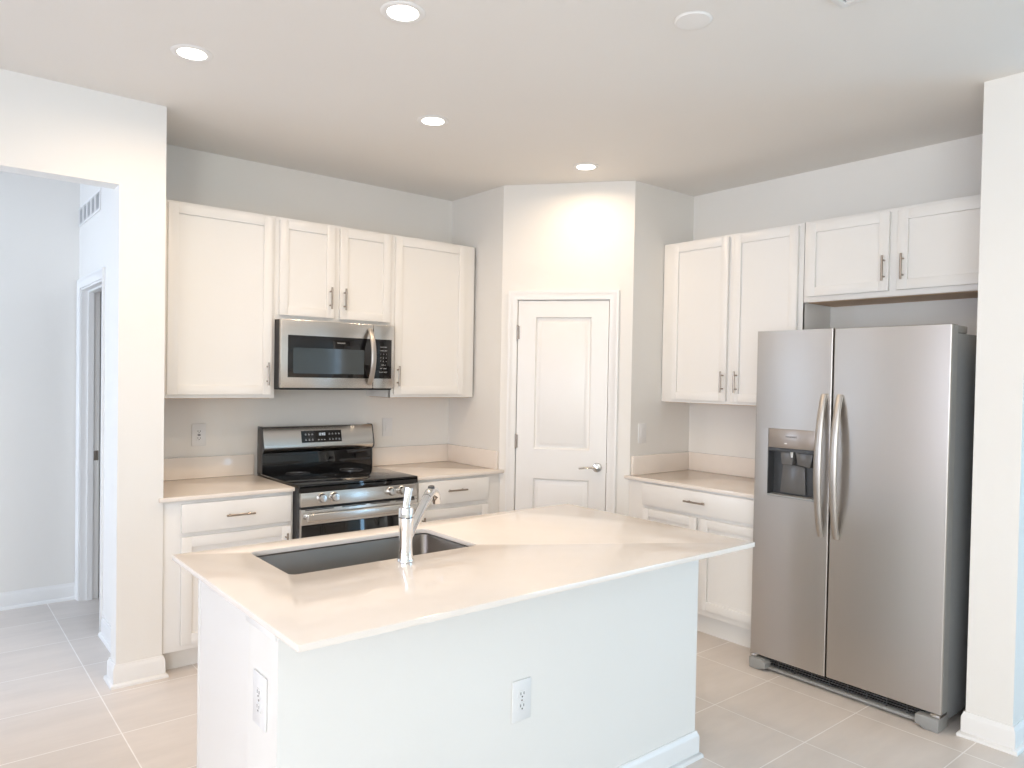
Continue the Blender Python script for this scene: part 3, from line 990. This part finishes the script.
# handles: long bowed grips
def fridge_handle(parent, x):
    b = MB()
    N = 22
    pts, ra, rb = [], [], []
    for i in range(N+1):
        u = i/N
        z = 0.762+(1.458-0.762)*u
        bow = (1-(2*u-1)**2)**0.8 if 0 < u < 1 else 0
        pts.append((x, 0.004-0.054*bow-0.006, z))
        k = 1-0.22*abs(2*u-1)
        ra.append(0.0175*k+0.003)
        rb.append(0.0090 + 0.005*(abs(2*u-1)**4))
    b.tube(pts, ra, 18, rx=rb, up=(0, 1, 0))
    b.build('handle', M_STEEL, parent)
fridge_handle(fd, 0.380)
fridge_handle(rd, 0.458)
# base grille and hinge covers
b = MB()
b.box(0.055, FW-0.055, 0.055, 0.075, 0.022, 0.070)
gr = b.build('base_grille', M_BLACK, t)
b = MB()
for k in range(3):
    b.box(0.06, FW-0.06, 0.026, 0.040, 0.030+k*0.012, 0.0345+k*0.012)
for k in range(1, 9):
    x = 0.06+k*(FW-0.12)/9
    b.box(x-0.002, x+0.002, 0.024, 0.058, 0.024, 0.066)
b.build('grille_slats', M_DARK, gr)
MB().box(0.055, FW-0.055, 0.006, 0.050, 0.010, 0.024, 0.004).build('grille_lip', M_GREYP, gr)
for x0, x1, nx in ((0.010, 0.075, 0.105), (FW-0.003, FW-0.072, FW-0.100)):
    b = MB()
    b.prism([(x0, 0.002), (x1-0.01, 0.002), (x1+0.012, 0.012), (nx, 0.014), (nx, 0.044), (x1, 0.058), (x0, 0.058)] if x0 < x1 else [(nx, 0.014), (x1-0.008, 0.012), (x1+0.012, -0.0005+0.001), (x0, 0.0005), (x0, 0.059), (x1, 0.059), (nx, 0.056)], 'y', -0.024, 0.09, 0.004)
    c_ = b.build('foot_cover', M_GREYP, t)
    xc = (x0+x1)/2+(-0.015 if x0 < x1 else 0.015)
    MB().box(xc-0.020, xc+0.020, -0.012, 0.07, 0.0585, 0.0725, 0.002).build('bottom_hinge', M_LEVER, c_)
for x0, x1 in ((0.004, 0.110), (FW-0.110, FW-0.004)):
    MB().box(x0, x1, DT+0.002, 0.185, 1.7485, 1.7815, 0.005).build('hinge_cover', M_GREYP, t)

# ================================================================== OUTLETS, SWITCHES
def wall_plate(name, label, cat, loc, rotz, kind, group, w=0.076, h=0.126):
    t = thing(name, label, cat, loc, rotz, group)
    MB().box(-w/2, w/2, -0.0062, -0.0006, -h/2, h/2, 0.0022).build('cover_plate', M_WHITE, t)
    if kind == 'duplex':
        for s in (-1, 1):
            b = MB()
            zc = s*0.0195
            lp = []
            for k in range(24):
                a = 2*math.pi*k/24
                lp.append((0.0172*math.cos(a), max(-0.0125, min(0.0125, 0.0172*math.sin(a)))+zc))
            b.prism(lp, 'y', -0.0082, -0.0058)
            f = b.build('receptacle', M_WHITE, t)
            b = MB()
            b.box(-0.0078, -0.0052, -0.0086, -0.0078, zc-0.001, zc+0.008)
            b.box(0.0052, 0.0078, -0.0086, -0.0078, zc-0.001, zc+0.008)
            b.cyl((0, -0.0078, zc-0.007), (0, -0.0086, zc-0.007), 0.0028, seg=10)
            b.build('slots', M_SLOT, f)
        MB().cyl((0, -0.0058, 0), (0, -0.0072, 0), 0.003, seg=10).build('screw', M_NICKEL, t)
    elif kind == 'gfci':
        b = MB()
        b.box(-0.0168, 0.0168, -0.0085, -0.0058, -0.0335, 0.0335, 0.001)
        f = b.build('receptacle', M_WHITE, t)
        for zc in (-0.021, 0.019):
            b = MB()
            b.box(-0.0078, -0.0052, -0.0090, -0.0082, zc-0.001, zc+0.008)
            b.box(0.0052, 0.0078, -0.0090, -0.0082, zc-0.001, zc+0.008)
            b.cyl((0, -0.0082, zc-0.006), (0, -0.0090, zc-0.006), 0.0026, seg=10)
            b.build('slots', M_SLOT, f)
        b = MB()
        b.box(-0.008, 0.008, -0.0095, -0.0082, -0.0050, -0.0008)
        b.box(-0.008, 0.008, -0.0095, -0.0082, 0.0008, 0.0050)
        b.build('test_buttons', M_DPRINT, f)
    else:
        b = MB()
        b.prism([(-0.0058, -0.0335), (-0.0075, -0.0335), (-0.0108, 0.0), (-0.0085, 0.0335), (-0.0058, 0.0335)], 'x', -0.0165, 0.0165)
        b.build('rocker', M_WHITE, t)
    return t
GO = 'white wall plates'
wall_plate('outlet', 'white outlet with test buttons on the back wall left of the range', 'outlet', (0.349, 0, 1.145), 0, 'gfci', GO, 0.080, 0.130)
wall_plate('light_switch', 'white rocker switch plate on the back wall right of the range', 'light switch', (1.611, 0, 1.155), 0, 'switch', GO, 0.076, 0.128)
wall_plate('light_switch', 'white rocker switch plate on the side wall right of the pantry door', 'light switch', (2.790, YP2, 1.163), 0, 'switch', GO, 0.078, 0.130)
wall_plate('outlet', 'white duplex outlet on the long front of the island', 'outlet', (0.560, by0, 0.478), 0, 'duplex', GO, 0.078, 0.132)
wall_plate('outlet', 'white duplex outlet on the narrow left end of the island', 'outlet', (bx0, -2.617, 0.652), R(-90), 'duplex', GO, 0.090, 0.140)

# ================================================================== CEILING FITTINGS
GL = 'recessed ceiling lights'
lights = [((0.387, -2.216), 'recessed ceiling light nearest the top edge of the photo, largest of the four'),
          ((-0.086, -1.356), 'leftmost of the four recessed ceiling lights, nearest the hall opening'),
          ((1.078, -1.352), 'recessed ceiling light in front of the microwave, near the middle of the ceiling'),
          ((2.217, -1.302), 'rightmost of the four recessed ceiling lights, close to the pantry door wall')]
for (x, y), lab in lights:
    t = thing('recessed_light', lab, 'ceiling light', (x, y, H), 0, GL)
    MB().lathe([(0.056, -0.0005), (0.080, -0.0005), (0.080, -0.002), (0.074, -0.005), (0.060, -0.006), (0.056, -0.004)]).build('trim_ring', M_TRIM, t)
    MB().lathe([(0.001, -0.001), (0.0562, -0.001), (0.0562, -0.0045), (0.046, -0.0062), (0.001, -0.0068)]).build('lens', M_LENS, t)
    area_light('lamp', (0, 0, -0.012), (0, 0, -1), 0.11, 0.11, CAN_W*(0.62 if x > 2 else 1.0), CAN_C, 'DISK', parent=t, spread=CAN_SPREAD)

t = thing('ceiling_cover_plate', 'flat round white cover plate on the ceiling above the refrigerator side of the island', 'cover plate', (1.204, -2.857, H))
MB().lathe([(0.001, -0.0005), (0.064, -0.0005), (0.064, -0.003), (0.061, -0.006), (0.056, -0.0065), (0.001, -0.007)]).build('cover', M_TRIM, t)
MB().lathe([(0.0645, -0.0005), (0.068, -0.0005), (0.068, -0.002), (0.0645, -0.003)]).build('rim', M_TRIM, t)

t = thing('ceiling_vent', 'white ceiling air vent cut off by the top edge, right of the round plate', 'air vent', (1.353, -3.402, H))
b = MB()
b.box(-0.15, 0.15, -0.15, -0.125, -0.010, -0.0005, 0.002).box(-0.15, 0.15, 0.125, 0.15, -0.010, -0.0005, 0.002)
b.box(-0.15, -0.125, -0.125, 0.125, -0.010, -0.0005, 0.002).box(0.125, 0.15, -0.125, 0.125, -0.010, -0.0005, 0.002)
b.build('frame', M_TRIM, t)
MB().box(-0.125, 0.125, -0.125, 0.125, -0.003, -0.0005).build('duct_opening', M_GREY, t)
for k in range(9):
    y = -0.110+k*0.0275
    MB().prism([(y-0.009, -0.009), (y+0.009, -0.004), (y+0.009, -0.0055), (y-0.009, -0.0105)], 'x', -0.124, 0.124).build('louver', M_TRIM, t)

# return air grille high on the hall side wall (faces -x)
t = thing('air_return_grille', 'white air return grille high on the hall wall above the hall door', 'air vent', (HX, 0.690, 2.516), R(-90))
gw, gh = 0.66, 0.094
b = MB()
b.box(-gw/2-0.018, gw/2+0.018, -0.007, -0.0005, -gh/2-0.018, -gh/2, 0.002).box(-gw/2-0.018, gw/2+0.018, -0.007, -0.0005, gh/2, gh/2+0.012, 0.002)
b.box(-gw/2-0.018, -gw/2, -0.007, -0.0005, -gh/2, gh/2, 0.002).box(gw/2, gw/2+0.018, -0.007, -0.0005, -gh/2, gh/2, 0.002)
for k in range(1, 5):
    x = -gw/2+gw*k/5
    b.box(x-0.014, x+0.014, -0.007, -0.0005, -gh/2, gh/2)
b.build('frame', M_TRIM, t)
MB().box(-gw/2, gw/2, -0.002, -0.0005, -gh/2, gh/2).build('duct_opening', M_GREY, t)
b = MB()
for k in range(8):
    z = -gh/2+0.008+k*0.0128
    b.prism([(-0.0058, z-0.004), (-0.0022, z+0.004), (-0.0022, z+0.0052), (-0.0058, z-0.0028)], 'x', -gw/2, gw/2)
b.build('louvers', M_TRIM, t)
